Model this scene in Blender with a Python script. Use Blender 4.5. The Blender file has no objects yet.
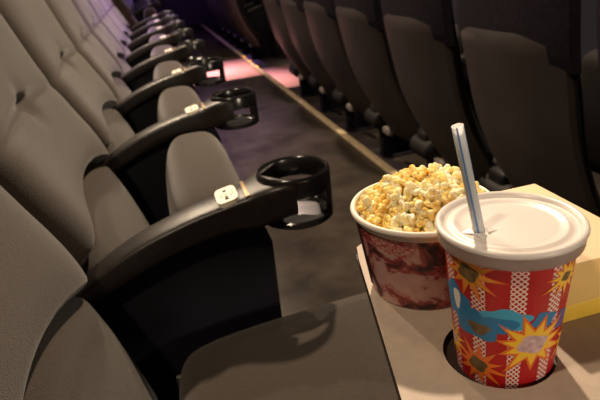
import bpy, bmesh, math, random
from mathutils import Vector, Matrix, noise as mnoise
from math import sin, cos, pi, radians
random.seed(7)
sc = bpy.context.scene
COL = sc.collection

# ------------------------------------------------------------------ helpers
def link(o, parent=None):
    COL.objects.link(o)
    if parent is not None:
        o.parent = parent
    return o

def obj(name, bm, mats, parent=None, smooth=True, loc=None):
    me = bpy.data.meshes.new(name)
    bmesh.ops.recalc_face_normals(bm, faces=bm.faces)
    bm.to_mesh(me); bm.free()
    for m in (mats if isinstance(mats, (list, tuple)) else [mats]):
        me.materials.append(m)
    if smooth:
        me.shade_smooth()
        if hasattr(me, 'set_sharp_from_angle'):
            me.set_sharp_from_angle(angle=radians(42))
    o = bpy.data.objects.new(name, me)
    link(o, parent)
    if loc: o.location = loc
    return o

def tag(o, label, cat, group=None):
    o['label'] = label; o['category'] = cat
    if group: o['group'] = group
    return o

def thing(name, label, cat, loc=(0, 0, 0), rz=0, group=None):
    o = bpy.data.objects.new(name, None)
    o.empty_display_size = .05
    link(o); o.location = loc; o.rotation_euler = (0, 0, rz)
    return tag(o, label, cat, group)

def struct(o):
    o['kind'] = 'structure'; return o

def copy_tree(o, parent=None):
    c = o.copy(); COL.objects.link(c)
    if parent is not None: c.parent = parent
    for ch in list(o.children):
        copy_tree(ch, c)
    return c

def add_box(bm, x0, x1, y0, y1, z0, z1, bev=0.0, seg=2, mat=0):
    b = bmesh.new()
    bmesh.ops.create_cube(b, size=1)
    for v in b.verts:
        v.co = Vector(((x0+x1)/2 + v.co.x*(x1-x0), (y0+y1)/2 + v.co.y*(y1-y0), (z0+z1)/2 + v.co.z*(z1-z0)))
    if bev > 0:
        bmesh.ops.bevel(b, geom=b.edges[:], offset=bev, segments=seg, affect='EDGES', profile=.5)
    merge(bm, b, mat)

def merge(bm, b, mat=None):
    mp = {}
    for v in b.verts: mp[v] = bm.verts.new(v.co)
    for f in b.faces:
        try:
            nf = bm.faces.new([mp[v] for v in f.verts])
            nf.material_index = f.material_index if mat is None else mat
            nf.smooth = True
        except ValueError: pass
    b.free()

def add_grid(bm, P, closed_u=False, mat=0, uv=None):
    """P[i][j] -> points; quads"""
    V = [[bm.verts.new(p) for p in row] for row in P]
    lay = bm.loops.layers.uv.verify() if uv else None
    n = len(V); m = len(V[0])
    for i in range(n-1):
        for j in range(m if closed_u else m-1):
            j2 = (j+1) % m
            f = bm.faces.new([V[i][j], V[i][j2], V[i+1][j2], V[i+1][j]])
            f.material_index = mat; f.smooth = True
            if uv:
                us = [(i, j), (i, j+1), (i+1, j+1), (i+1, j)]
                for l, (a, b) in zip(f.loops, us): l[lay].uv = uv(a, b)
    return V

def cap(bm, ring, mat=0):
    f = bm.faces.new(ring); f.material_index = mat; return f

def add_lathe(bm, prof, cx=0, cy=0, n=48, mat=0, a0=0, a1=2*pi, closeprof=False, uv=False):
    full = abs(a1-a0-2*pi) < 1e-6
    pts = prof + [prof[0]] if closeprof else prof
    P = []
    m = n if full else n+1
    for (r, z) in pts:
        P.append([Vector((cx+r*cos(a0+(a1-a0)*j/n), cy+r*sin(a0+(a1-a0)*j/n), z)) for j in range(m)])
    if closeprof:
        V = [[bm.verts.new(p) for p in row] for row in P[:-1]]; V.append(V[0])
        for i in range(len(V)-1):
            for j in range(m if full else m-1):
                j2 = (j+1) % m
                f = bm.faces.new([V[i][j], V[i][j2], V[i+1][j2], V[i+1][j]]); f.material_index = mat; f.smooth = True
        if not full:
            bm.faces.new([V[i][0] for i in range(len(V)-1)]).material_index = mat
            bm.faces.new([V[i][m-1] for i in range(len(V)-1)]).material_index = mat
        return V
    z0, z1 = prof[0][1], prof[-1][1]
    u = (lambda i, j: (j/n, (prof[i][1]-z0)/(z1-z0+1e-9))) if uv else None
    return add_grid(bm, P, closed_u=full, mat=mat, uv=u)

def add_tube(bm, pts, r, n=16, mat=0, caps=True):
    pts = [Vector(p) for p in pts]
    rings = []
    up = None
    for i, p in enumerate(pts):
        d = (pts[min(i+1, len(pts)-1)] - pts[max(i-1, 0)]).normalized()
        if up is None:
            up = d.orthogonal().normalized()
        up = (up - d*up.dot(d)).normalized()
        s = d.cross(up)
        rr = r[i] if isinstance(r, (list, tuple)) else r
        rings.append([p + up*rr*cos(2*pi*k/n) + s*rr*sin(2*pi*k/n) for k in range(n)])
    V = add_grid(bm, rings, closed_u=True, mat=mat)
    if caps:
        cap(bm, V[0], mat); cap(bm, V[-1], mat)
    return V

def interp(pts, t):
    """smooth (cosine-free, monotone linear w/ catmull) interpolation over list of (t, v...)"""
    if t <= pts[0][0]: return pts[0][1:]
    if t >= pts[-1][0]: return pts[-1][1:]
    for k in range(len(pts)-1):
        if pts[k][0] <= t <= pts[k+1][0]:
            a, b = pts[k], pts[k+1]
            pa = pts[k-1] if k > 0 else a
            pb = pts[k+2] if k+2 < len(pts) else b
            s = (t-a[0])/(b[0]-a[0])
            out = []
            for q in range(1, len(a)):
                h = b[0]-a[0]
                ma = (b[q]-pa[q])/(b[0]-pa[0])*h
                mb = (pb[q]-a[q])/(pb[0]-a[0])*h
                out.append((2*s**3-3*s*s+1)*a[q]+(s**3-2*s*s+s)*ma+(-2*s**3+3*s*s)*b[q]+(s**3-s*s)*mb)
            return out

# ------------------------------------------------------------------ materials
def mat_new(name):
    m = bpy.data.materials.new(name); m.use_nodes = True
    nt = m.node_tree
    return m, nt, nt.nodes['Principled BSDF']

def N(nt, t, **kw):
    n = nt.nodes.new(t)
    for k, v in kw.items():
        if k.startswith('i_'):
            n.inputs[k[2:].replace('_', ' ')].default_value = v
        else: setattr(n, k, v)
    return n

def plain(name, col, rough=.5, metal=0.0, spec=.5, noise_amt=.0, nscale=40, bump=0.0, bscale=200, coords='Object', **kw):
    m, nt, p = mat_new(name)
    p.inputs['Base Color'].default_value = (*col, 1)
    p.inputs['Roughness'].default_value = rough
    p.inputs['Metallic'].default_value = metal
    p.inputs['Specular IOR Level'].default_value = spec
    for k, v in kw.items(): p.inputs[k.replace('_', ' ')].default_value = v
    tc = N(nt, 'ShaderNodeTexCoord')
    if noise_amt > 0:
        nz = N(nt, 'ShaderNodeTexNoise', i_Scale=nscale, i_Detail=4.0)
        nt.links.new(tc.outputs[coords], nz.inputs['Vector'])
        cr = N(nt, 'ShaderNodeValToRGB')
        cr.color_ramp.elements[0].position = .3; cr.color_ramp.elements[1].position = .72
        cr.color_ramp.elements[0].color = (*[c*(1-noise_amt) for c in col], 1)
        cr.color_ramp.elements[1].color = (*[min(1, c*(1+noise_amt)) for c in col], 1)
        nt.links.new(nz.outputs['Fac'], cr.inputs['Fac'])
        nt.links.new(cr.outputs['Color'], p.inputs['Base Color'])
    if bump > 0:
        nb = N(nt, 'ShaderNodeTexNoise', i_Scale=bscale, i_Detail=3.0)
        nt.links.new(tc.outputs[coords], nb.inputs['Vector'])
        bp = N(nt, 'ShaderNodeBump', i_Strength=bump, i_Distance=.002)
        nt.links.new(nb.outputs['Fac'], bp.inputs['Height'])
        nt.links.new(bp.outputs['Normal'], p.inputs['Normal'])
    return m

M = {}
M['fabric'] = plain('grey_brown_fabric', (.036, .0265, .0195), .95, spec=.15, noise_amt=.12, nscale=260, bump=.5, bscale=520, Sheen_Weight=.25, Sheen_Roughness=.5)
M['piping'] = plain('dark_piping', (.05, .042, .038), .9, spec=.1)
M['arm'] = plain('black_arm_plastic', (.014, .011, .010), .36, spec=.4, noise_amt=.3, nscale=90, bump=.12, bscale=700)
M['ring'] = plain('gloss_black_plastic', (.012, .011, .012), .22, spec=.6, bump=.04, bscale=300)
M['navy'] = plain('navy_black_panel', (.007, .006, .012), .75, spec=.2, noise_amt=.25, nscale=18)
M['plate'] = plain('ivory_plate', (.82, .77, .64), .4, spec=.4)
M['ink'] = plain('dark_ink', (.05, .04, .035), .5)
M['faintink'] = plain('faint_ink', (.5, .46, .38), .5)
M['gold'] = plain('dull_brass', (.35, .24, .13), .4, metal=.8)
M['metal'] = plain('brushed_metal', (.55, .52, .5), .35, metal=.9, noise_amt=.15, nscale=60)
M['shell'] = plain('dark_plastic_shell', (.064, .052, .050), .5, spec=.35, noise_amt=.12, nscale=9, bump=.12, bscale=420)
M['headcover'] = plain('navy_fabric', (.026, .022, .032), .92, spec=.12, noise_amt=.2, nscale=60, bump=.3, bscale=400)
M['frontfabric'] = plain('dark_grey_fabric', (.016, .014, .014), .92, spec=.12, noise_amt=.15, nscale=60)
M['black'] = plain('matt_black', (.008, .007, .007), .6, spec=.3)
M['pale'] = plain('pale_bracket', (.30, .26, .23), .5, noise_amt=.25, nscale=50)
M['nosing'] = plain('pale_nosing', (.42, .33, .20), .5, noise_amt=.18, nscale=30)

def floor_mat():
    m, nt, p = mat_new('dark_worn_floor')
    tc = N(nt, 'ShaderNodeTexCoord')
    n1 = N(nt, 'ShaderNodeTexNoise', i_Scale=4.5, i_Detail=5.0, i_Roughness=.6)
    n2 = N(nt, 'ShaderNodeTexNoise', i_Scale=55.0, i_Detail=3.0)
    for n in (n1, n2): nt.links.new(tc.outputs['Object'], n.inputs['Vector'])
    cr = N(nt, 'ShaderNodeValToRGB')
    e = cr.color_ramp.elements
    e[0].position = .32; e[0].color = (.022, .0175, .0145, 1)
    e[1].position = .70; e[1].color = (.058, .046, .036, 1)
    nt.links.new(n1.outputs['Fac'], cr.inputs['Fac'])
    mx = N(nt, 'ShaderNodeMix', data_type='RGBA', blend_type='OVERLAY')
    mx.inputs[0].default_value = .35
    nt.links.new(cr.outputs['Color'], mx.inputs[6]); nt.links.new(n2.outputs['Color'], mx.inputs[7])
    bw = N(nt, 'ShaderNodeRGBToBW'); nt.links.new(mx.outputs[2], bw.inputs[0])
    nt.links.new(cr.outputs['Color'], p.inputs['Base Color'])
    mr = N(nt, 'ShaderNodeMapRange'); mr.inputs['To Min'].default_value = .3; mr.inputs['To Max'].default_value = .5
    nt.links.new(n1.outputs['Fac'], mr.inputs['Value']); nt.links.new(mr.outputs['Result'], p.inputs['Roughness'])
    bp = N(nt, 'ShaderNodeBump', i_Strength=.15, i_Distance=.002)
    nt.links.new(n2.outputs['Fac'], bp.inputs['Height']); nt.links.new(bp.outputs['Normal'], p.inputs['Normal'])
    p.inputs['Specular IOR Level'].default_value = .4
    return m
M['floor'] = floor_mat()
M['aisle'] = plain('rose_carpet', (.62, .34, .33), .95, spec=.1, noise_amt=.12, nscale=30, bump=.4, bscale=200)
M['wall'] = plain('dark_purple_wall', (.06, .035, .075), .9, spec=.1, noise_amt=.2, nscale=3)
M['tray'] = plain('beige_tray', (.37, .30, .24), .55, spec=.3, noise_amt=.06, nscale=120, bump=.08, bscale=600)
M['trayedge'] = plain('dark_tray_edge', (.03, .02, .016), .5)
M['lid'] = plain('milky_lid', (.74, .69, .66), .32, spec=.5, Transmission_Weight=.12, Subsurface_Weight=.15, Subsurface_Radius=(.004, .003, .003), Subsurface_Scale=.5)
M['skirt'] = plain('clear_milky_skirt', (.84, .72, .68), .3, Transmission_Weight=.88, IOR=1.08)
M['straw'] = plain('white_straw', (.90, .93, .97), .4, spec=.4, Subsurface_Weight=.6, Subsurface_Radius=(.01, .01, .01), Subsurface_Scale=1.0)
M['strawblue'] = plain('blue_straw_stripe', (.07, .22, .55), .35, spec=.4)
M['rim'] = plain('white_card_rim', (.80, .74, .66), .55)
M['boxtop'] = plain('yellow_carton', (.80, .56, .20), .6, noise_amt=.04, nscale=50)
M['boxpanel'] = plain('pale_buff_panel', (.76, .58, .36), .6, noise_amt=.04, nscale=50)
M['boxlip'] = plain('bright_yellow_carton', (.84, .58, .07), .55, noise_amt=.04, nscale=50)
M['yellow'] = plain('print_yellow', (.92, .55, .04), .45)
M['orange'] = plain('print_orange', (.80, .17, .02), .45)
M['blue'] = plain('print_blue', (.02, .19, .42), .45)
M['violet'] = plain('print_violet', (.12, .10, .30), .45)
M['bluelt'] = plain('print_light_blue', (.06, .38, .62), .45)
M['amber'] = plain('print_amber', (.72, .30, .03), .45)
M['blob'] = plain('print_mauve', (.62, .42, .45), .45, noise_amt=.35, nscale=260)
M['olive'] = plain('print_olive', (.16, .10, .04), .45, noise_amt=.4, nscale=200)

STRIPE_PH = (.22 - 10*(math.atan2(-.2727, -.1905)+.20)/(2*pi)) % 1.0
def cup_mat():
    m, nt, p = mat_new('red_cup_print')
    uv = N(nt, 'ShaderNodeUVMap')
    sep = N(nt, 'ShaderNodeSeparateXYZ'); nt.links.new(uv.outputs['UV'], sep.inputs[0])
    def math_(op, a, b=None, **k):
        n = N(nt, 'ShaderNodeMath', operation=op)
        for i, x in enumerate((a, b)):
            if x is None: continue
            if isinstance(x, (int, float)): n.inputs[i].default_value = x
            else: nt.links.new(x, n.inputs[i])
        return n.outputs[0]
    # vertical stripes of white dot lattice
    s = math_('FRACT', math_('ADD', math_('MULTIPLY', sep.outputs[0], 10.0), STRIPE_PH))
    stripe = math_('LESS_THAN', s, .40)
    # lattice of diagonal lines
    K = 62.0
    a = math_('MULTIPLY', sep.outputs[0], K); b = math_('MULTIPLY', sep.outputs[1], K*.455)
    d1 = math_('ABSOLUTE', math_('SUBTRACT', math_('FRACT', math_('ADD', a, b)), .5))
    d2 = math_('ABSOLUTE', math_('SUBTRACT', math_('FRACT', math_('SUBTRACT', a, b)), .5))
    dot = math_('MULTIPLY', math_('LESS_THAN', d1, .36), math_('LESS_THAN', d2, .36))
    white = math_('MULTIPLY', stripe, math_('SUBTRACT', 1.0, dot))
    mx = N(nt, 'ShaderNodeMix', data_type='RGBA')
    mx.inputs[6].default_value = (.45, .010, .012, 1); mx.inputs[7].default_value = (.86, .74, .66, 1)
    nt.links.new(white, mx.inputs[0])
    nt.links.new(mx.outputs[2], p.inputs['Base Color'])
    p.inputs['Roughness'].default_value = .42
    return m
M['cup'] = cup_mat()

def bucket_mat():
    m, nt, p = mat_new('bucket_print')
    uv = N(nt, 'ShaderNodeUVMap')
    mp = N(nt, 'ShaderNodeMapping'); mp.inputs['Scale'].default_value = (6.0, 1.35, 1)
    mp.inputs['Location'].default_value = (.37, .2, 0)
    nt.links.new(uv.outputs['UV'], mp.inputs['Vector'])
    nz = N(nt, 'ShaderNodeTexNoise', i_Scale=2.2, i_Detail=3.5, i_Roughness=.55, i_Distortion=.8)
    nt.links.new(mp.outputs[0], nz.inputs['Vector'])
    cr = N(nt, 'ShaderNodeValToRGB'); cr.color_ramp.interpolation = 'LINEAR'
    e = cr.color_ramp.elements
    e[0].position = .36; e[0].color = (.035, .012, .014, 1)
    e[1].position = .62; e[1].color = (.62, .36, .32, 1)
    for pos, c in ((.43, (.12, .035, .036, 1)), (.465, (.27, .05, .05, 1)), (.505, (.36, .07, .065, 1)), (.525, (.52, .30, .27, 1))):
        k = e.new(pos); k.color = c
    nt.links.new(nz.outputs['Fac'], cr.inputs['Fac'])
    vo = N(nt, 'ShaderNodeTexVoronoi', i_Scale=16.0); vo.feature = 'DISTANCE_TO_EDGE'
    nt.links.new(mp.outputs[0], vo.inputs['Vector'])
    lt = N(nt, 'ShaderNodeMath', operation='LESS_THAN'); lt.inputs[1].default_value = .09
    nt.links.new(vo.outputs['Distance'], lt.inputs[0])
    nz2 = N(nt, 'ShaderNodeTexNoise', i_Scale=1.7, i_Detail=1.0)
    nt.links.new(mp.outputs[0], nz2.inputs['Vector'])
    gt = N(nt, 'ShaderNodeMath', operation='GREATER_THAN'); gt.inputs[1].default_value = .56
    nt.links.new(nz2.outputs['Fac'], gt.inputs[0])
    mu = N(nt, 'ShaderNodeMath', operation='MULTIPLY'); nt.links.new(lt.outputs[0], mu.inputs[0]); nt.links.new(gt.outputs[0], mu.inputs[1])
    mx = N(nt, 'ShaderNodeMix', data_type='RGBA'); nt.links.new(mu.outputs[0], mx.inputs[0])
    nt.links.new(cr.outputs['Color'], mx.inputs[6]); mx.inputs[7].default_value = (.45, .07, .06, 1)
    nt.links.new(mx.outputs[2], p.inputs['Base Color'])
    p.inputs['Roughness'].default_value = .45
    return m
M['bucket'] = bucket_mat()

def corn_mat(name, c0, c1, c2):
    m, nt, p = mat_new(name)
    tc = N(nt, 'ShaderNodeTexCoord'); oi = N(nt, 'ShaderNodeObjectInfo')
    ad = N(nt, 'ShaderNodeVectorMath', operation='ADD')
    nt.links.new(tc.outputs['Object'], ad.inputs[0])
    nt.links.new(oi.outputs['Random'], ad.inputs[1])
    nz = N(nt, 'ShaderNodeTexNoise', i_Scale=170.0, i_Detail=2.0)
    nt.links.new(ad.outputs[0], nz.inputs['Vector'])
    cr = N(nt, 'ShaderNodeValToRGB'); e = cr.color_ramp.elements
    e[0].position = .34; e[0].color = (*c0, 1); e[1].position = .68; e[1].color = (*c2, 1)
    k = e.new(.50); k.color = (*c1, 1)
    nt.links.new(nz.outputs['Fac'], cr.inputs['Fac'])
    nt.links.new(cr.outputs['Color'], p.inputs['Base Color'])
    p.inputs['Roughness'].default_value = .85
    p.inputs['Specular IOR Level'].default_value = .15
    p.inputs['Subsurface Weight'].default_value = .4
    p.inputs['Subsurface Radius'].default_value = (.006, .0045, .0025)
    p.inputs['Subsurface Scale'].default_value = .8
    return m
M['cornpale'] = corn_mat('popcorn_pale', (.95, .74, .30), (.96, .85, .54), (.97, .92, .74))
M['corngold'] = corn_mat('popcorn_gold', (.88, .56, .13), (.95, .70, .24), (.96, .83, .46))

def emit(name, col, s):
    m, nt, p = mat_new(name)
    p.inputs['Base Color'].default_value = (*col, 1)
    p.inputs['Emission Color'].default_value = (*col, 1)
    p.inputs['Emission Strength'].default_value = s
    return m
M['led'] = emit('amber_led', (1.0, .40, .06), 3.0)

# ------------------------------------------------------------------ camera
Rm = Matrix(((0.9598, 0.1995, -0.1973), (-0.2591, 0.3596, -0.8964), (-0.1079, 0.9115, 0.3969)))
q = Rm.to_quaternion()
cam = bpy.data.cameras.new('camera'); camo = bpy.data.objects.new('camera', cam); link(camo)
camo.rotation_mode = 'QUATERNION'; camo.rotation_quaternion = q
camo.location = (0, 0, .917)
cam.sensor_width = 36; cam.lens = 559.56/600*36
cam.clip_start = .02
cam.dof.use_dof = True; cam.dof.focus_distance = .42; cam.dof.aperture_fstop = 14
sc.camera = camo

# ------------------------------------------------------------------ cinema seats
PITCH = .572
ARM_Y = .744            # y of the nearest visible arm (seat 1's far side)
UP = [(.515, -.126), (.555, -.120), (.61, -.140), (.68, -.180), (.76, -.222), (.90, -.273), (1.06, -.326)]
def pad(z0, z1, prof, hw, back, crown, en=6.0, tuck=None, nu=44, nv=72, edge=.055, edge0=.028, arch0=0, arch1=0):
    """upholstered pad: closed mesh. prof: list (z, x front)."""
    bm = bmesh.new()
    F, B = [], []
    for i in range(nv+1):
        t = i/nv
        s = .5-.5*cos(pi*t)            # cluster near ends
        s = .35*s + .65*t
        z = z0 + (z1-z0)*s
        xf = interp(prof, z)[0]
        xb = back(z)
        e0, e1 = s*(z1-z0)/edge0, (1-s)*(z1-z0)/edge
        h = math.sqrt(max(0, 1-max(0, 1-min(e0, e1))**2))
        rf, rb = [], []
        for j in range(nu+1):
            u = -1 + 2*j/nu
            u = sin(u*pi/2)*.45 + u*.55
            w = hw(z) if callable(hw) else hw
            g = (1-abs(u)**en)**(1/2.2) if abs(u) < 1 else 0
            zz = z + (1-u*u)*(arch0*(1-s)**2.5 + arch1*s**2.5)
            xf = interp(prof, zz)[0]; xb = back(zz)
            T = (xf - xb)*h
            c = (crown(s) if callable(crown) else crown)*(1-abs(u)**2.4)*h
            x = xb + T*g + c
            if tuck: x -= tuck(u, z)*g*h
            rf.append(Vector((x, w*u, zz))); rb.append(Vector((xb-.004 if 0 < i < nv else xb, w*u*(.995), zz)))
        F.append(rf); B.append(rb)
    add_grid(bm, F); add_grid(bm, B)
    bmesh.ops.remove_doubles(bm, verts=bm.verts, dist=.0004)
    # close rim between the two sheets
    be = [e for e in bm.edges if e.is_boundary]
    if be:
        try: bmesh.ops.bridge_loops(bm, edges=be)
        except Exception:
            bmesh.ops.holes_fill(bm, edges=be)
    return bm

def backline(z): return interp([(.30, -.165), (.53, -.222), (.75, -.302), (.9, -.36), (1.06, -.42)], z)[0]

def build_seat(name, label, down):
    t = thing(name, label, 'cinema seat', (0, 0, 0), 0, 'tip-up seats along the row')
    # backrest
    def dimple(u, z):
        a = .013*math.exp(-((z-.722)/.011)**2)*(0.35+.65*math.exp(-(u/.35)**2))
        b = .014*math.exp(-((u)/.09)**2-((z-.718)/.035)**2)
        return a+b
    bw = lambda z: interp([(.53, .272), (.6, .280), (.75, .2815), (.9, .274), (1.05, .235)], z)[0]
    obj('backrest', pad(.522, 1.06, UP, bw, backline, lambda q: -.034*(1-q)**2.2+.004, en=9.0, tuck=dimple, edge0=.026, arch0=.066), M['fabric'], t)
    # shell behind
    bm = bmesh.new()
    P = []
    for k in range(13):
        z = .36 + (1.05-.36)*k/12
        xb = backline(z)-.006
        w = interp([(.36, .22), (.7, .25), (.9, .25), (1.05, .21)], z)[0]
        row = []
        for j in range(13):
            u = -1+2*j/12
            row.append(Vector((xb - .03*(1-abs(u)**3), w*u, z)))
        P.append(row)
    add_grid(bm, P)
    P2 = [[Vector((v.x+.012*0+.006, v.y, v.z)) for v in row] for row in P]
    P2 = [[Vector((min(backline(v.z)-.005, v.x+.012), v.y, v.z)) for v in row] for row in P]
    add_grid(bm, P2)
    be = [e for e in bm.edges if e.is_boundary]
    try: bmesh.ops.bridge_loops(bm, edges=be)
    except Exception: pass
    obj('back_shell', bm, M['shell'], t)
    # lumbar pad
    LP = [(.28, -.066), (.341, -.072), (.42, -.089), (.49, -.108), (.55, -.132), (.635, -.166)]
    lw = lambda z: interp([(.30, .205), (.42, .236), (.53, .270)], z)[0]
    obj('lumbar_pad', pad(.28, .540, LP, lw, lambda z: interp([(.28, -.15), (.55, -.225), (.64, -.26)], z)[0], lambda q: .014-.040*q**2, en=6.0, arch1=.060, edge=.024), M['fabric'], t)
    # cushion: rounded slab built in its own frame (length L along a, thickness along b), then placed
    L, T, W = (.43 if down else .402), (.125 if down else .150), .236
    bm = bmesh.new()
    P = []
    nw = 30
    for j in range(nw+1):
        u = -1+2*j/nw
        u = sin(u*pi/2)*.5+u*.5
        s = (1-abs(u)**5.5)**(1/2.4) if abs(u) < 1 else 0
        ring = []
        # superellipse-ish section: rounded nose at the front end, thinner heel
        nn = 56
        for k in range(nn):
            a = 2*pi*k/nn
            ca, sa = cos(a), sin(a)
            ex = 2/3.5
            px = (abs(ca)**ex)*(1 if ca > 0 else -1)
            pz = (abs(sa)**ex)*(1 if sa > 0 else -1)
            tt = T*(.80 + .20*(px*.5+.5))
            inset = (1-s)*.045
            x = L/2 + px*(L/2-inset)
            zc = pz*(tt/2-inset*.9) 
            if pz > 0: zc += .010*(1-u*u)*(1-px*px)
            ring.append(Vector((x, W*u, zc)))
        P.append(ring)
    V = add_grid(bm, P, closed_u=True)
    cap(bm, V[0]); cap(bm, V[-1])
    if down:
        Mx = Matrix.Translation((-.06, 0, .395)) @ Matrix.Rotation(radians(-1.5), 4, 'Y')
    else:
        Mx = Matrix.Translation((.046, 0, .193)) @ Matrix.Rotation(radians(-90.5), 4, 'Y')
    bm.transform(Mx)
    cu = obj('seat_cushion', bm, M['fabric'], t)
    # hinge bar
    bm = bmesh.new()
    for sy in (-1, 1):
        add_box(bm, -.066, -.056, sy*.248-.004, sy*.248+.004, .29, .362, .002)
    add_tube(bm, [(-.061, -.25, .31), (-.061, .25, .31)], .007)
    obj('hinge', bm, M['metal'], t)
    # side panel (the pedestal under the arm) at far side
    ay = PITCH/2
    bm = bmesh.new()
    outl = [(-.17, 0), (.10, 0), (.105, .10), (.112, .54), (.10, .575), (.02, .572), (-.08, .545), (-.15, .52), (-.18, .40), (-.16, .2)]
    A = [bm.verts.new((x, ay-.020, z)) for x, z in outl]
    B = [bm.verts.new((x, ay+.020, z)) for x, z in outl]
    bm.faces.new(A); bm.faces.new(B[::-1])
    for k in range(len(outl)):
        k2 = (k+1) % len(outl)
        bm.faces.new([A[k], A[k2], B[k2], B[k]])
    bmesh.ops.recalc_face_normals(bm, faces=bm.faces)
    bmesh.ops.bevel(bm, geom=bm.edges[:], offset=.005, segments=2, affect='EDGES', profile=.5)
    add_box(bm, -.17, .12, ay-.04, ay+.04, 0, .012, .004)
    obj('side_panel', bm, M['navy'], t)
    # arm: loft along x
    bm = bmesh.new()
    prof = [(-.185, .507, .034, .027), (-.15, .540, .038, .029), (-.085, .576, .042, .030), (-.005, .603, .042, .031), (.062, .618, .046, .033), (.086, .624, .054, .036), (.112, .634, .056, .047), (.130, .638, .054, .0525), (.148, .639, .053, .0535)]
    xs = [-.185 + (.148+.185)*i/40 for i in range(41)]
    P = []
    for x in xs:
        z, th, hw = interp([(a, b, c, d) for a, b, c, d in prof], x)
        ring = []
        for k in range(28):
            a = 2*pi*k/28
            ca, sa = cos(a), sin(a); ex = 2/8.0
            py = abs(ca)**ex*(1 if ca > 0 else -1); pz = abs(sa)**ex*(1 if sa > 0 else -1)
            ring.append(Vector((x, ay+hw*py, z - th/2 + th/2*pz - (.003*(py*py) if pz > 0 else 0))))
        P.append(ring)
    V = add_grid(bm, P, closed_u=True)
    cap(bm, V[0])
    # carve the cup opening out of the front end
    for v in bm.verts:
        d = Vector((v.co.x-.158, v.co.y-ay))
        if d.length < .0488:
            d2 = d.normalized()*.0488
            v.co.x = .158+d2.x; v.co.y = ay+d2.y
    arm = obj('armrest', bm, M['arm'], t)
    # cup holder ring
    bm = bmesh.new()
    R1, R0 = .0537, .0467
    sec = [(R0, .612), (R0, .636), (R0+.0015, .6395), (R0+.0035, .641), (R1-.0015, .6395), (R1, .636), (R1, .612), (R1-.002, .610), (R0+.001, .610)]
    add_lathe(bm, sec, .158, ay, 64, closeprof=True)
    low = [(R0, .570), (R0, .614), (R1, .614), (R1, .570)]
    add_lathe(bm, low, .158, ay, 14, a0=-radians(34), a1=radians(34), closeprof=True)
    add_lathe(bm, low, .158, ay, 18, a0=pi-radians(52), a1=pi+radians(52), closeprof=True)
    disc = [(0, .565), (R1-.002, .565), (R1, .567), (R1, .574), (R1-.002, .576), (.044, .576), (.040, .571), (0, .571)]
    add_lathe(bm, disc, .158, ay, 64)
    bmesh.ops.remove_doubles(bm, verts=bm.verts, dist=.0001)
    obj('cup_holder', bm, M['ring'], arm)
    # number plate, lies on the sloped arm
    def on_arm(o):
        o.matrix_local = Matrix.Translation((.058, ay-.001, .6168)) @ Matrix.Rotation(radians(-11.0), 4, 'Y')
    bm = bmesh.new()
    n = 40
    ringt, ringb = [], []
    for k in range(n):
        a = 2*pi*k/n; ex = 2/4.5
        x = .0160*abs(cos(a))**ex*(1 if cos(a) > 0 else -1); y = .0285*abs(sin(a))**ex*(1 if sin(a) > 0 else -1)
        ringt.append(bm.verts.new((x*.97, y*.97, .0035))); ringb.append(bm.verts.new((x, y, -.006)))
    bm.faces.new(ringt)
    for k in range(n): bm.faces.new([ringb[k], ringb[(k+1) % n], ringt[(k+1) % n], ringt[k]])
    bm.faces.ensure_lookup_table()
    add_box(bm, -.003, .002, .0105, .0165, .003, .0040, mat=1)
    add_box(bm, -.003, .002, -.0195, -.0085, .003, .0040, mat=1)
    add_box(bm, -.001, .0005, -.007, .009, .003, .0038, mat=2)
    for xx, a, b in ((-.0095, -.010, .006), (-.0065, -.008, .009), (.0065, -.012, .010), (.0095, -.006, .012)):
        add_box(bm, xx, xx+.0012, a, b, .003, .0038, mat=2)
    pl = obj('number_plate', bm, [M['plate'], M['ink'], M['faintink']], arm, smooth=False); on_arm(pl)
    bm = bmesh.new()
    add_box(bm, .0245, .0300, -.030, .030, -.004, .0022, .0008)
    tb = obj('trim_band', bm, M['gold'], arm); on_arm(tb)
    return t

def seat_loc(n): return (0, ARM_Y - PITCH/2 + PITCH*(n-1), 0)
seat_down = build_seat('cinema_seat', 'grey-brown cinema seat nearest the camera with its cushion folded down', True)
seat_down.location = seat_loc(1)
seat_up = build_seat('cinema_seat', 'grey-brown cinema seat with tipped-up cushion, first beyond the folded-down seat', False)
seat_up.location = seat_loc(2)
ords = {3: 'second', 4: 'third', 5: 'fourth', 6: 'fifth', 7: 'sixth'}
for n in range(3, 8):
    c = copy_tree(seat_up); c.location = seat_loc(n)
    c['label'] = 'grey-brown cinema seat with tipped-up cushion, %s beyond the folded-down seat' % ords[n]
c = copy_tree(seat_up); c.location = seat_loc(8)
c['label'] = 'last grey-brown cinema seat of the near block, at the edge of the pink aisle'
c = copy_tree(seat_down); c.location = seat_loc(0)
c['label'] = 'grey-brown cinema seat whose armrest holds up the beige tray'
for k in range(5):
    c = copy_tree(seat_up); c.location = (0, 6.45+PITCH*k, 0)
    c['label'] = 'dim cinema seat across the pink aisle, %s from the aisle' % ['first', 'second', 'third', 'fourth', 'fifth'][k]
    c['group'] = 'seats across the aisle'

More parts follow.
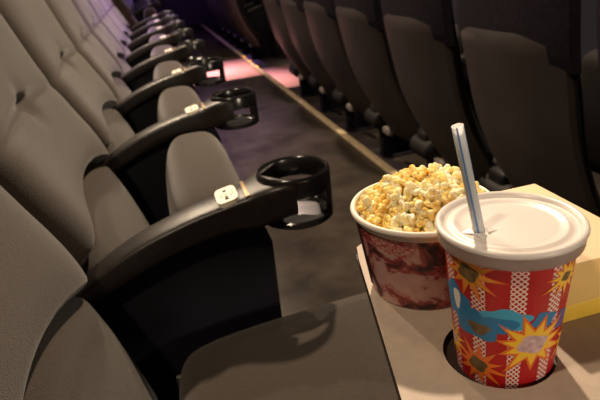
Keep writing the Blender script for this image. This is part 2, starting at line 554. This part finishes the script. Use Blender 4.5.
# ------------------------------------------------------------------ row ahead
LOWZ = -.15
FP = [(-.15, 1.17), (.0, 1.14), (.10, 1.105), (.25, 1.015), (.40, .950), (.55, .915), (.72, .885), (.98, .865)]
def fx(z): return interp(FP, z)[0]
def build_front(label):
    t = thing('cinema_seat', label, 'cinema seat', (0, 0, 0), 0, 'seats of the row ahead, seen from behind')
    def sheet(z0, z1, hw, bulge, thick, nz, off=0.0, en=2.6):
        bm = bmesh.new()
        F, B = [], []
        for i in range(nz+1):
            z = z0+(z1-z0)*i/nz
            e = min(z-z0, z1-z)
            w = hw(z)
            hh = min(1, e/.03); hh = math.sqrt(max(0, 1-(1-hh)**2))
            rf, rb = [], []
            for j in range(25):
                u = -1+2*j/24; u = sin(u*pi/2)*.6+u*.4
                x = fx(z) - bulge*(1-abs(u)**en) - off
                rf.append(Vector((x+.012*(1-hh), w*u, z))); rb.append(Vector((fx(z)+thick, w*u, z)))
            F.append(rf); B.append(rb)
        add_grid(bm, F); add_grid(bm, B)
        be = [e for e in bm.edges if e.is_boundary]
        bmesh.ops.remove_doubles(bm, verts=bm.verts, dist=.0002)
        be = [e for e in bm.edges if e.is_boundary]
        try: bmesh.ops.bridge_loops(bm, edges=be)
        except Exception: bmesh.ops.holes_fill(bm, edges=be)
        return bm
    wv = lambda z: interp([(.04, .15), (.10, .18), (.25, .208), (.5, .222), (.72, .226)], z)[0]
    obj('back_shell', sheet(.05, .69, wv, .060, .02, 26), M['shell'], t)
    w2 = lambda z: interp([(.60, .24), (.80, .245), (.98, .215)], z)[0]
    obj('head_cover', sheet(.60, .985, w2, .045, .03, 16), M['headcover'], t)
    # upholstery on the sitter's side
    bm = bmesh.new()
    P = []
    for i in range(19):
        z = .10+.86*i/18
        e = min(i, 18-i)/18*.86; hh = math.sqrt(max(0, 1-(1-min(1, e/.06))**2))
        P.append([Vector((fx(z)+.022+.085*hh*(1-abs(-1+2*j/16)**3.5), (-1+2*j/16)*interp([(.1, .18), (.5, .235), (.96, .205)], z)[0], z)) for j in range(17)])
    add_grid(bm, P)
    P2 = [[Vector((fx(v.z)+.021, v.y, v.z)) for v in row] for row in P]
    add_grid(bm, P2)
    bmesh.ops.remove_doubles(bm, verts=bm.verts, dist=.0015)
    obj('backrest', bm, M['frontfabric'], t)
    # cushion tipped up in front
    bm = bmesh.new(); add_box(bm, 1.30, 1.42, -.225, .225, .15, .55, .05, 4)
    obj('seat_cushion', bm, M['frontfabric'], t)
    # stanchion at the far side with its round hinge cover
    ay = PITCH/2
    bm = bmesh.new()
    add_box(bm, 1.13, 1.40, ay-.02, ay+.02, LOWZ, .44, .008)
    add_box(bm, 1.10, 1.17, ay-.03, ay+.03, LOWZ, .06, .008)
    add_box(bm, 1.11, 1.42, ay-.045, ay+.045, LOWZ, LOWZ+.012, .004)
    sp = obj('side_panel', bm, M['navy'], t)
    bm = bmesh.new()
    add_tube(bm, [(1.085, ay-.09, .075), (1.085, ay-.078, .075), (1.085, ay+.070, .075), (1.085, ay+.083, .075)], [.034, .048, .048, .034], n=24)
    add_box(bm, 1.06, 1.15, ay-.05, ay+.05, .07, .16, .02, 3)
    obj('hinge_cover', bm, M['black'], sp)
    bm = bmesh.new()
    add_box(bm, 1.070, 1.10, ay-.185, ay-.095, .022, .060, .010)
    obj('bracket', bm, M['pale'], sp)
    bm = bmesh.new()
    P = []
    for i in range(25):
        x = 1.12+.36*i/24
        z = interp([(1.12, .42), (1.25, .455), (1.36, .47), (1.48, .475)], x)[0]
        P.append([Vector((x, ay+.028*abs(cos(2*pi*k/20))**.45*(1 if cos(2*pi*k/20) > 0 else -1), z-.025+.025*abs(sin(2*pi*k/20))**.45*(1 if sin(2*pi*k/20) > 0 else -1))) for k in range(20)])
    V = add_grid(bm, P, closed_u=True); cap(bm, V[0]); cap(bm, V[-1])
    arm = obj('armrest', bm, M['arm'], t)
    bm = bmesh.new()
    add_lathe(bm, [(.0475, .43), (.0475, .472), (.051, .476), (.0545, .472), (.0545, .43)], 1.50, ay, 40, closeprof=True)
    obj('cup_holder', bm, M['ring'], arm)
    return t
G0 = 1.045   # a gap between two seats of the row ahead
fl = ['dark seat back of the row ahead behind the yellow carton, cut by the right edge',
      'dark seat back of the row ahead, rising directly behind the drinking straw and cup',
      'dark seat back of the row ahead, second from the straw towards the aisle',
      'dark seat back of the row ahead, third from the straw towards the aisle',
      'dark seat back of the row ahead, fourth from the straw towards the aisle',
      'dark seat back of the row ahead, fifth from the straw towards the aisle',
      'last dark seat back of the row ahead before the pink aisle']
f0 = build_front(fl[0])
for j in range(7):
    c = f0 if j == 0 else copy_tree(f0)
    c.location = (0, G0-PITCH/2+PITCH*j, 0); c['label'] = fl[j]
for k in range(5):
    c = copy_tree(f0); c.location = (0, 6.45+PITCH*k, 0)
    c['label'] = 'dim seat back of the row ahead across the aisle, %s from it' % ['first', 'second', 'third', 'fourth', 'fifth'][k]
    c['group'] = 'seat backs across the aisle'

# ------------------------------------------------------------------ setting
AY0, AY1 = 4.915, 6.12
def slab(name, x0, x1, y0, y1, z0, z1, m, bev=0):
    bm = bmesh.new(); add_box(bm, x0, x1, y0, y1, z0, z1, bev)
    return struct(obj(name, bm, m, smooth=False))
slab('floor_near', -1.1, .902, -1.2, AY0, -.35, 0, M['floor'])
slab('floor_far', -1.1, .902, AY1, 10.5, -.35, 0, M['floor'])
slab('floor_lower', .902, 2.4, -1.2, AY0, -.45, LOWZ, M['floor'])
slab('floor_lower_far', .902, 2.4, AY1, 10.5, -.45, LOWZ, M['floor'])
slab('floor_aisle', -1.1, .902, AY0, AY1, -.40, -.02, M['aisle'])
slab('floor_aisle_lower', .902, 2.4, AY0, AY1, -.45, LOWZ-.01, M['aisle'])
slab('trim_1', .886, .922, -1.2, AY0, -.02, .012, M['nosing'], .004)
slab('trim_2', .886, .922, AY0, AY1, -.03, .004, M['nosing'], .004)
slab('trim_3', .886, .922, AY1, 10.5, -.02, .012, M['nosing'], .004)
slab('wall_far', -1.1, 2.4, 10.5, 10.6, -.45, 2.4, M['wall'])

for k, yy in enumerate((5.30, 5.66, 6.02)):
    t = thing('step_light', 'amber step light on the aisle edge, %s from the near seats' % ['first', 'second', 'third'][k], 'light', (.905, yy, .003), 0, 'amber step lights')
    bm = bmesh.new(); add_lathe(bm, [(0, 0), (.016, 0), (.016, .005), (.0115, .007), (0, .007)], n=24)
    obj('housing', bm, M['black'], t)
    bm = bmesh.new(); add_lathe(bm, [(.011, .006), (.0105, .010), (.007, .013), (0, .015)], n=24)
    obj('lens', bm, M['led'], t)

# ------------------------------------------------------------------ tray
ZT = .6535
tr = thing('serving_tray', 'beige flat tray under the cup, popcorn bucket and yellow carton', 'tray', (0, 0, .643))
LE = [(.075, .10), (.155, .479)]
out = []
poly = [(.083, .145), (.1515, .466), (.37, .452), (.37, .145)]
def rounded(poly, r, seg=6):
    res = []
    n = len(poly)
    for i in range(n):
        p = Vector(poly[i]); a = Vector(poly[i-1]); b = Vector(poly[(i+1) % n])
        da = (a-p).normalized(); db = (b-p).normalized()
        p0 = p+da*r; p1 = p+db*r
        for k in range(seg+1):
            s = k/seg
            res.append((1-s)**2*p0 + 2*s*(1-s)*p + s*s*p1)
    return res
CUPX, CUPY = .1905, .2727
HX, HY, HR = .1874, .2742, .0372
def plate_with_hole(bm, outline, z0, z1, hx, hy, hr, mat_side=1):
    n = 96
    c = Vector((hx, hy))
    # resample the outline by angle around the hole centre
    pts = []
    for k in range(n):
        a = 2*pi*k/n; d = Vector((cos(a), sin(a)))
        best = None
        for i in range(len(outline)):
            p, r = outline[i], outline[(i+1) % len(outline)]
            e = r-p; den = d.x*e.y-d.y*e.x
            if abs(den) < 1e-12: continue
            w = p-c
            t = (w.x*e.y-w.y*e.x)/den; s = (w.x*d.y-w.y*d.x)/den
            if t > 0 and -1e-6 <= s <= 1+1e-6 and (best is None or t < best): best = t
        pts.append((a, best))
    # snap samples nearest the corners onto the corners is unnecessary: corners are rounded
    ho = [Vector((hx+hr*cos(a), hy+hr*sin(a))) for a, _ in pts]
    ou = [c+Vector((cos(a), sin(a)))*t for a, t in pts]
    Vt = [[bm.verts.new((p.x, p.y, z1)) for p in L] for L in (ho, ou)]
    Vb = [[bm.verts.new((p.x, p.y, z0)) for p in L] for L in (ho, ou)]
    for k in range(n):
        k2 = (k+1) % n
        bm.faces.new([Vt[0][k], Vt[1][k], Vt[1][k2], Vt[0][k2]])
        bm.faces.new([Vb[0][k], Vb[0][k2], Vb[1][k2], Vb[1][k]])
        for q in (0, 1):
            f = bm.faces.new([Vt[q][k], Vt[q][k2], Vb[q][k2], Vb[q][k]]); f.material_index = mat_side
bm = bmesh.new()
plate_with_hole(bm, rounded(poly, .018), .0035, .0105, HX, HY, HR)
obj('tray_top', bm, [M['tray'], M['trayedge']], tr, smooth=False)
bm = bmesh.new()
n = 48
r2 = [(p.x*1, p.y*1) for p in rounded(poly, .018)]
A = [bm.verts.new((x, y, .0002)) for x, y in r2]; B = [bm.verts.new((x, y, .0035)) for x, y in r2]
bm.faces.new(A); bm.faces.new(B)
for k in range(len(r2)): bm.faces.new([A[k], A[(k+1) % len(r2)], B[(k+1) % len(r2)], B[k]])
obj('tray_base', bm, M['trayedge'], tr, smooth=False)

# ------------------------------------------------------------------ paper cup
ZB = .6470
cup = thing('paper_cup', 'red paper cup with yellow starbursts, dotted stripes and a milky plastic lid', 'cup', (CUPX, CUPY, ZB))
H = .1022; RB, RT = .0314, .0404
def cr_(z): return RB+(RT-RB)*z/H
bm = bmesh.new()
nz = 24
# outer wall with uv, then rolled base and inside
add_lathe(bm, [(cr_(H*i/nz), H*i/nz) for i in range(nz+1)], n=96, uv=True)
add_lathe(bm, [(cr_(H), H), (RT+.0012, H+.001), (RT, H+.002), (RT-.002, H), (RT-.006, H-.05), (RB, .006), (0, .006)], n=96, mat=1)
add_lathe(bm, [(RB, 0), (RB-.0012, -.0002), (RB-.002, .001), (RB-.002, .005), (0, .005)], n=96, mat=1)
# printed shapes on the wall: (angle in wall arc metres, height) -> wall
def wall_pt(a, z, off): return Vector(((cr_(z)+off)*cos(a), (cr_(z)+off)*sin(a), z))
CAMANG = math.atan2(-CUPY, -CUPX)     # the side of the cup facing the camera
def print_poly(pts, a0, z0, off, mat):
    """filled star-convex outline, points in metres (right = +s seen from outside), subdivided in rings so it hugs the wall"""
    nr = 5
    def W(s, h):
        z = z0+h
        z = min(max(z, .0015), H-.0005)
        return wall_pt(a0+s/cr_(z), z, off)
    c = bm.verts.new(W(0, 0))
    prev = None
    for r in range(1, nr+1):
        t = r/nr
        ring = [bm.verts.new(W(p[0]*t, p[1]*t)) for p in pts]
        for k in range(len(ring)):
            k2 = (k+1) % len(ring)
            f = bm.faces.new([c, ring[k], ring[k2]]) if prev is None else bm.faces.new([prev[k], ring[k], ring[k2], prev[k2]])
            f.material_index = mat
        prev = ring
def star(n, ro, ri, rot=0, sx=1, sy=1, jit=.12, seed=1):
    rr = random.Random(seed); P = []
    for k in range(n):
        a = rot+2*pi*k/n; R_ = ro*(1+rr.uniform(-jit, jit)*1.6)
        a2 = rot+2*pi*(k+.5)/n
        for (aa, r_) in ((a, R_), (a2, ri)):
            P.append((cos(aa)*r_*sx, sin(aa)*r_*sy))
    # densify
    Q = []
    for i in range(len(P)):
        p, q_ = P[i], P[(i+1) % len(P)]
        for s in range(3): Q.append((p[0]+(q_[0]-p[0])*s/3, p[1]+(q_[1]-p[1])*s/3))
    return Q
def blobp(n, r, sx, sy, lob=3, amp=.15, ph=0):
    return [(cos(2*pi*k/n)*r*sx*(1+amp*sin(lob*2*pi*k/n+ph)), sin(2*pi*k/n)*r*sy*(1+amp*sin(lob*2*pi*k/n+ph))) for k in range(n)]
def A_(s): return CAMANG + s     # s in radians, + = to the right seen from the camera
S = 1
# blue clouds
print_poly(blobp(48, .0135, 1.0, .95, 5, .14), A_(-.98), .060, .00012, 4)
print_poly(blobp(48, .0150, 1.15, .72, 5, .13), A_(-.52), .049, .00014, 4)
print_poly(blobp(48, .0110, 1.35, .70, 5, .12), A_(.02), .058, .00016, 5)
print_poly(blobp(48, .0085, 1.2, .70, 3, .14), A_(-.06), .0535, .00020, 4)
print_poly(blobp(48, .0080, 1.0, .75, 4, .14), A_(.66), .056, .00014, 4)
print_poly(blobp(48, .0080, .9, .9, 4, .12), A_(1.12), .050, .00014, 8)
print_poly(blobp(40, .0050, .7, 1.5, 3, .12), A_(-.90), .062, .00024, 1)
print_poly(blobp(40, .0055, 1.3, .8, 3, .2), A_(-.44), .047, .00024, 7)
def burst(s, z, ro, rot, seed, cm=6, csx=1.0, csy=.75, ri=.50, fill=2):
    st = star(11, ro*1.12, ro*ri, rot, 1.05, .92, seed=seed)
    print_poly(st, A_(s), z, .00028, 3)
    print_poly([(x*.80, y*.80) for x, y in st], A_(s), z, .00034, fill)
    print_poly(blobp(32, ro*.36, csx, csy, 4, .12), A_(s), z, .00040, cm)
burst(.50, .0385, .0235, .15, 3, 6, 1.1, .85, .55)
burst(-.60, .0865, .0185, .5, 5, 7, 1.1, .9, .48, 9)
burst(.98, .0835, .0150, .2, 8, 7, .8, .6, .48)
burst(-.48, .0165, .0175, .9, 11, 7, 1.0, .9, .45, 3)
burst(-1.20, .0240, .0150, .4, 12, 6)
burst(1.5, .03, .017, .3, 14, 6)
burst(2.6, .06, .022, .3, 15, 6); burst(-2.2, .07, .022, .3, 16, 7)
cb = obj('cup_body', bm, [M['cup'], M['rim'], M['yellow'], M['orange'], M['blue'], M['bluelt'], M['blob'], M['olive'], M['violet'], M['amber']], cup)
# lid
bm = bmesh.new()
lid = [(RT+.0006, H-.0062), (RT+.0028, H-.0060), (RT+.0033, H-.0050), (RT+.0035, H+.0018), (RT+.0043, H+.0022), (RT+.0046, H+.0034), (RT+.0043, H+.0046), (RT+.0031, H+.0056),
       (RT+.0016, H+.0056), (RT+.0002, H+.0046), (RT-.0008, H+.0030), (RT-.0026, H+.0026), (RT-.0046, H+.0028), (RT-.0060, H+.0038), (RT-.0076, H+.0038), (RT-.0090, H+.0028),
       (RT-.0130, H+.0026), (.018, H+.0027), (.010, H+.0029), (.0036, H+.0030), (0, H+.0030)]
add_lathe(bm, lid[:4], n=96, mat=1)
add_lathe(bm, lid[3:], n=96)
add_lathe(bm, [(RT+.0006, H-.0062), (RT+.0008, H+.0008), (RT-.009, H+.0012), (0, H+.0014)], n=96)
bmesh.ops.remove_doubles(bm, verts=bm.verts, dist=.00005)
ld = obj('lid', bm, [M['lid'], M['skirt']], cup)
SX, SY = .1687-CUPX, .2712-CUPY
bm = bmesh.new()     # the cross cut where the straw goes in: four lifted flaps
for k in range(4):
    a = pi/4+k*pi/2+.5
    d = Vector((cos(a), sin(a), 0)); e = Vector((-sin(a), cos(a), 0))
    c0 = Vector((SX, SY, H+.0030))
    p = [c0+d*.0105-e*.0005, c0+d*.0105+e*.0005, c0+d*.0045+e*.0036+Vector((0, 0, .0009)), c0+d*.0045-e*.0036+Vector((0, 0, .0009))]
    q_ = [v+Vector((0, 0, -.0006)) for v in p]
    T_ = [bm.verts.new(v) for v in p]; U_ = [bm.verts.new(v) for v in q_]
    bm.faces.new(T_); bm.faces.new(U_[::-1])
    for i in range(4): bm.faces.new([T_[i], T_[(i+1) % 4], U_[(i+1) % 4], U_[i]])
obj('straw_slot', bm, M['lid'], ld, smooth=False)

# straw
st0 = Vector((.1687, .2712, .7525)); st1 = Vector((.1548, .2732, .821))
dirn = (st1-st0).normalized()
base = st0 - dirn*.060
bm = bmesh.new()
r = .0034; nn = 40
upv = dirn.orthogonal().normalized(); sv = dirn.cross(upv)
def sp(p, rr, k): return p+upv*rr*cos(2*pi*k/nn)+sv*rr*sin(2*pi*k/nn)
rows = [base + (st1-base)*i/12 for i in range(13)]
Vo = [[bm.verts.new(sp(p, r, k)-base) for k in range(nn)] for p in rows]
Vi = [[bm.verts.new(sp(p, r-.0003, k)-base) for k in range(nn)] for p in rows]
for i in range(12):
    for k in range(nn):
        k2 = (k+1) % nn
        f = bm.faces.new([Vo[i][k], Vo[i][k2], Vo[i+1][k2], Vo[i+1][k]]); f.material_index = 1 if (k % 10) < 2 else 0
        bm.faces.new([Vi[i][k2], Vi[i][k], Vi[i+1][k], Vi[i+1][k2]])
for k in range(nn):
    k2 = (k+1) % nn
    bm.faces.new([Vo[0][k], Vi[0][k], Vi[0][k2], Vo[0][k2]]); bm.faces.new([Vo[12][k], Vo[12][k2], Vi[12][k2], Vi[12][k]])
so = obj('drinking_straw', bm, [M['straw'], M['strawblue']], loc=base)
tag(so, 'white drinking straw with blue stripes standing in the cup lid', 'straw')

# ------------------------------------------------------------------ popcorn bucket
BX, BY = .1808, .3745
bk = thing('popcorn_bucket', 'white-rimmed paper bucket with red and dark print, full of popcorn', 'popcorn bucket', (BX, BY, ZT))
BH, BRB, BRT = .0722, .0424, .0540
def br(z): return BRB+(BRT-BRB)*z/BH
bm = bmesh.new()
add_lathe(bm, [(br(BH*.9*i/20), .001+BH*.9*i/20) for i in range(21)], n=96, uv=True)
add_lathe(bm, [(br(BH*.9), .001+BH*.9), (br(BH)+.0002, BH), (br(BH)-.001, BH+.001), (br(BH)-.002, BH-.001), (BRB-.002, .006), (0, .006)], n=96, mat=1)
add_lathe(bm, [(BRB, .001), (BRB-.001, 0), (BRB-.002, .001), (BRB-.002, .004), (0, .004)], n=96, mat=1)
# overlapping side seam of the card, on the left
sa = radians(172)
P = []
for i in range(13):
    z = .008+(BH*.80)*i/12
    row = []
    for j in range(7):
        a = sa+(j-3)*.035
        row.append(Vector(((br(z)+.0012-.0002*abs(j-3))*cos(a), (br(z)+.0012-.0002*abs(j-3))*sin(a), z)))
    P.append(row)
add_grid(bm, P, mat=0)
body = obj('bucket_body', bm, [M['bucket'], M['rim']], bk)
bm = bmesh.new()
rr = .0022
add_lathe(bm, [(BRT+.0008+rr*cos(2*pi*k/14), BH+.0008+rr*1.15*sin(2*pi*k/14)) for k in range(14)], n=96, closeprof=True)
ro = obj('rolled_rim', bm, M['rim'], bk)

# popcorn: mound under + single pieces
PEAK = .027
def mound(x, y):
    rr = math.hypot(x, y)/(BRT-.003)
    return BH - .010 + PEAK*max(0, 1-(math.hypot(x-.010, y-.008)/.060)**2) * max(0, 1-.35*rr**4)
def corn_mesh(seed, size):
    rr = random.Random(seed)
    bm = bmesh.new()
    bmesh.ops.create_icosphere(bm, subdivisions=4, radius=1)
    lobes = []
    for k in range(rr.randint(8, 12)):
        v = Vector((rr.gauss(0, 1), rr.gauss(0, 1), rr.gauss(0, 1))).normalized()
        lobes.append((v*rr.uniform(.50, .90), rr.uniform(.18, .42)))
    for v in bm.verts:
        d = v.co.normalized()
        R_ = .42
        for c, s in lobes:
            b = d.dot(c); disc = b*b-(c.dot(c)-s*s)
            if disc > 0:
                R_ = max(R_, b+math.sqrt(disc))
        R_ += .09*mnoise.noise(d*5.0+Vector((seed, 0, 0)))
        v.co = d*R_
    bmesh.ops.smooth_vert(bm, verts=bm.verts, factor=.25, use_axis_x=True, use_axis_y=True, use_axis_z=True)
    for v in bm.verts: v.co *= size
    return bm
corn_src = []
for k in range(10):
    pale = k % 2 == 0
    size = .0075 if pale else .0064
    o = obj('popcorn_piece', corn_mesh(k*13+1, size), M['cornpale'] if pale else M['corngold'])
    o['category'] = 'popcorn'
    corn_src.append((o, pale))
spots = []
rc = random.Random(21)
tries = 0
R_in = BRT-.0088
while len(spots) < 175 and tries < 60000:
    tries += 1
    a = rc.uniform(0, 2*pi); d = R_in*math.sqrt(rc.random())
    x, y = d*cos(a), d*sin(a)
    z = mound(x, y) + rc.uniform(-.004, .004)
    if all((x-s[0])**2+(y-s[1])**2+(z-s[2])**2 > (.0074 if len(spots) < 120 else .0060)**2 for s in spots):
        spots.append((x, y, z))
used = [0]*10
for i, (x, y, z) in enumerate(spots):
    k = (rc.randrange(5)*2) if rc.random() < .42 else (rc.randrange(5)*2+1)
    if i < 10: k = i
    src, pale = corn_src[k]
    o = src if not used[k] else src.copy()
    if used[k]: COL.objects.link(o)
    used[k] = 1
    o.location = (BX+x, BY+y, ZT+z)
    o.rotation_euler = (rc.uniform(0, 6), rc.uniform(0, 6), rc.uniform(0, 6))
    s = rc.uniform(.85, 1.2); o.scale = (s, s, s)
    if pale: tag(o, 'pale cream fluffy piece of popcorn heaped in the bucket', 'popcorn', 'pale popcorn pieces in the bucket')
    else: tag(o, 'golden buttered piece of popcorn heaped in the bucket', 'popcorn', 'golden popcorn pieces in the bucket')
# buried popcorn under the visible pieces
bm = bmesh.new()
P = []
for i in range(15):
    rr_ = (BRT-.0045)*i/14
    row = []
    for j in range(48):
        a = 2*pi*j/48; x, y = max(rr_, 1e-5)*cos(a), max(rr_, 1e-5)*sin(a)
        row.append(Vector((x, y, mound(x, y)-.0035+.0022*mnoise.noise(Vector((x*260, y*260, 1.0))))))
    P.append(row)
V = add_grid(bm, P, closed_u=True)
low = [bm.verts.new((v.co.x*.80, v.co.y*.80, .010)) for v in V[-1]]
for j in range(48): bm.faces.new([V[-1][j], V[-1][(j+1) % 48], low[(j+1) % 48], low[j]])
bm.faces.new(low)
bmesh.ops.remove_doubles(bm, verts=bm.verts, dist=.0001)
ps = obj('popcorn', bm, M['corngold'], loc=(BX, BY, ZT))
tag(ps, 'mass of golden popcorn buried beneath the top pieces in the bucket', 'popcorn'); ps['kind'] = 'stuff'

# ------------------------------------------------------------------ yellow carton
bx = thing('food_carton', 'yellow card food carton beside the red cup on the tray', 'carton', (.2765, .346, ZT))
bm = bmesh.new()
hx, hy = .0365, .066
# tray half: slightly tapered lower body with a lip
def frus(bm, x0, y0, z0, x1, y1, z1, bev=.0015, mat=0):
    b = bmesh.new(); bmesh.ops.create_cube(b, size=2)
    for v in b.verts:
        if v.co.z > 0: v.co = Vector((v.co.x*x1, v.co.y*y1, z1))
        else: v.co = Vector((v.co.x*x0, v.co.y*y0, z0))
    bmesh.ops.bevel(b, geom=b.edges[:], offset=bev, segments=2, affect='EDGES', profile=.5)
    merge(bm, b, mat)
frus(bm, hx-.002, hy-.002, 0, hx-.0002, hy-.0002, .0165)
obj('carton_base', bm, M['boxlip'], bx)
bm = bmesh.new()
frus(bm, hx+.0008, hy+.0008, .0165, hx-.0005, hy-.0005, .050)
bm.normal_update()
for f in bm.faces:
    if f.normal.z > .8: f.material_index = 1
obj('carton_lid', bm, [M['boxtop'], M['boxpanel']], bx)

# ------------------------------------------------------------------ light
def area(name, loc, target, size, power, col, spread=180):
    l = bpy.data.lights.new(name, 'AREA'); l.shape = 'DISK'; l.size = size; l.energy = power; l.color = col
    l.spread = radians(spread)
    o = bpy.data.objects.new(name, l); link(o); o.location = loc
    o.rotation_euler = (Vector(target)-Vector(loc)).to_track_quat('-Z', 'Y').to_euler()
    return o
WARM = (1.0, .78, .55)
area('ceiling_lamp', (.9, 2.5, 2.95), (.2, .5, .6), .12, 140, WARM)
area('ceiling_lamp', (-.95, -.05, 2.9), (.25, .6, .5), .12, 30, WARM)
area('front_fill', (1.2, -1.9, 1.14), (.2, .3, .70), .3, 26, (1.0, .82, .62))  # added fill light for the cup, bucket and carton fronts, no real fixture
area('ceiling_lamp', (-.75, 4.0, 2.9), (.2, 1.7, .4), .10, 75, WARM)
area('ceiling_lamp', (.9, 4.6, 2.9), (.0, 3.9, .3), .10, 30, (1.0, .75, .6))
area('aisle_lamp', (.3, 5.5, 2.6), (.60, 5.5, 0), .1, 9, (1.0, .62, .62), 32)
area('purple_lamp', (-.3, 7.6, 2.2), (.3, 8.2, .3), .3, 22, (.55, .28, 1.0))
area('purple_lamp', (.9, 4.6, 2.9), (-.2, 3.9, 1.0), .4, 26, (.66, .38, 1.0), 60)
w = bpy.data.worlds.new('world'); sc.world = w; w.use_nodes = True
bg = w.node_tree.nodes['Background']
bg.inputs['Color'].default_value = (.9, .72, .70, 1); bg.inputs['Strength'].default_value = .022

vs = sc.view_settings
vs.view_transform = 'Standard'; vs.look = 'None'; vs.gamma = 1; vs.use_curve_mapping = False
vs.exposure = 0.0
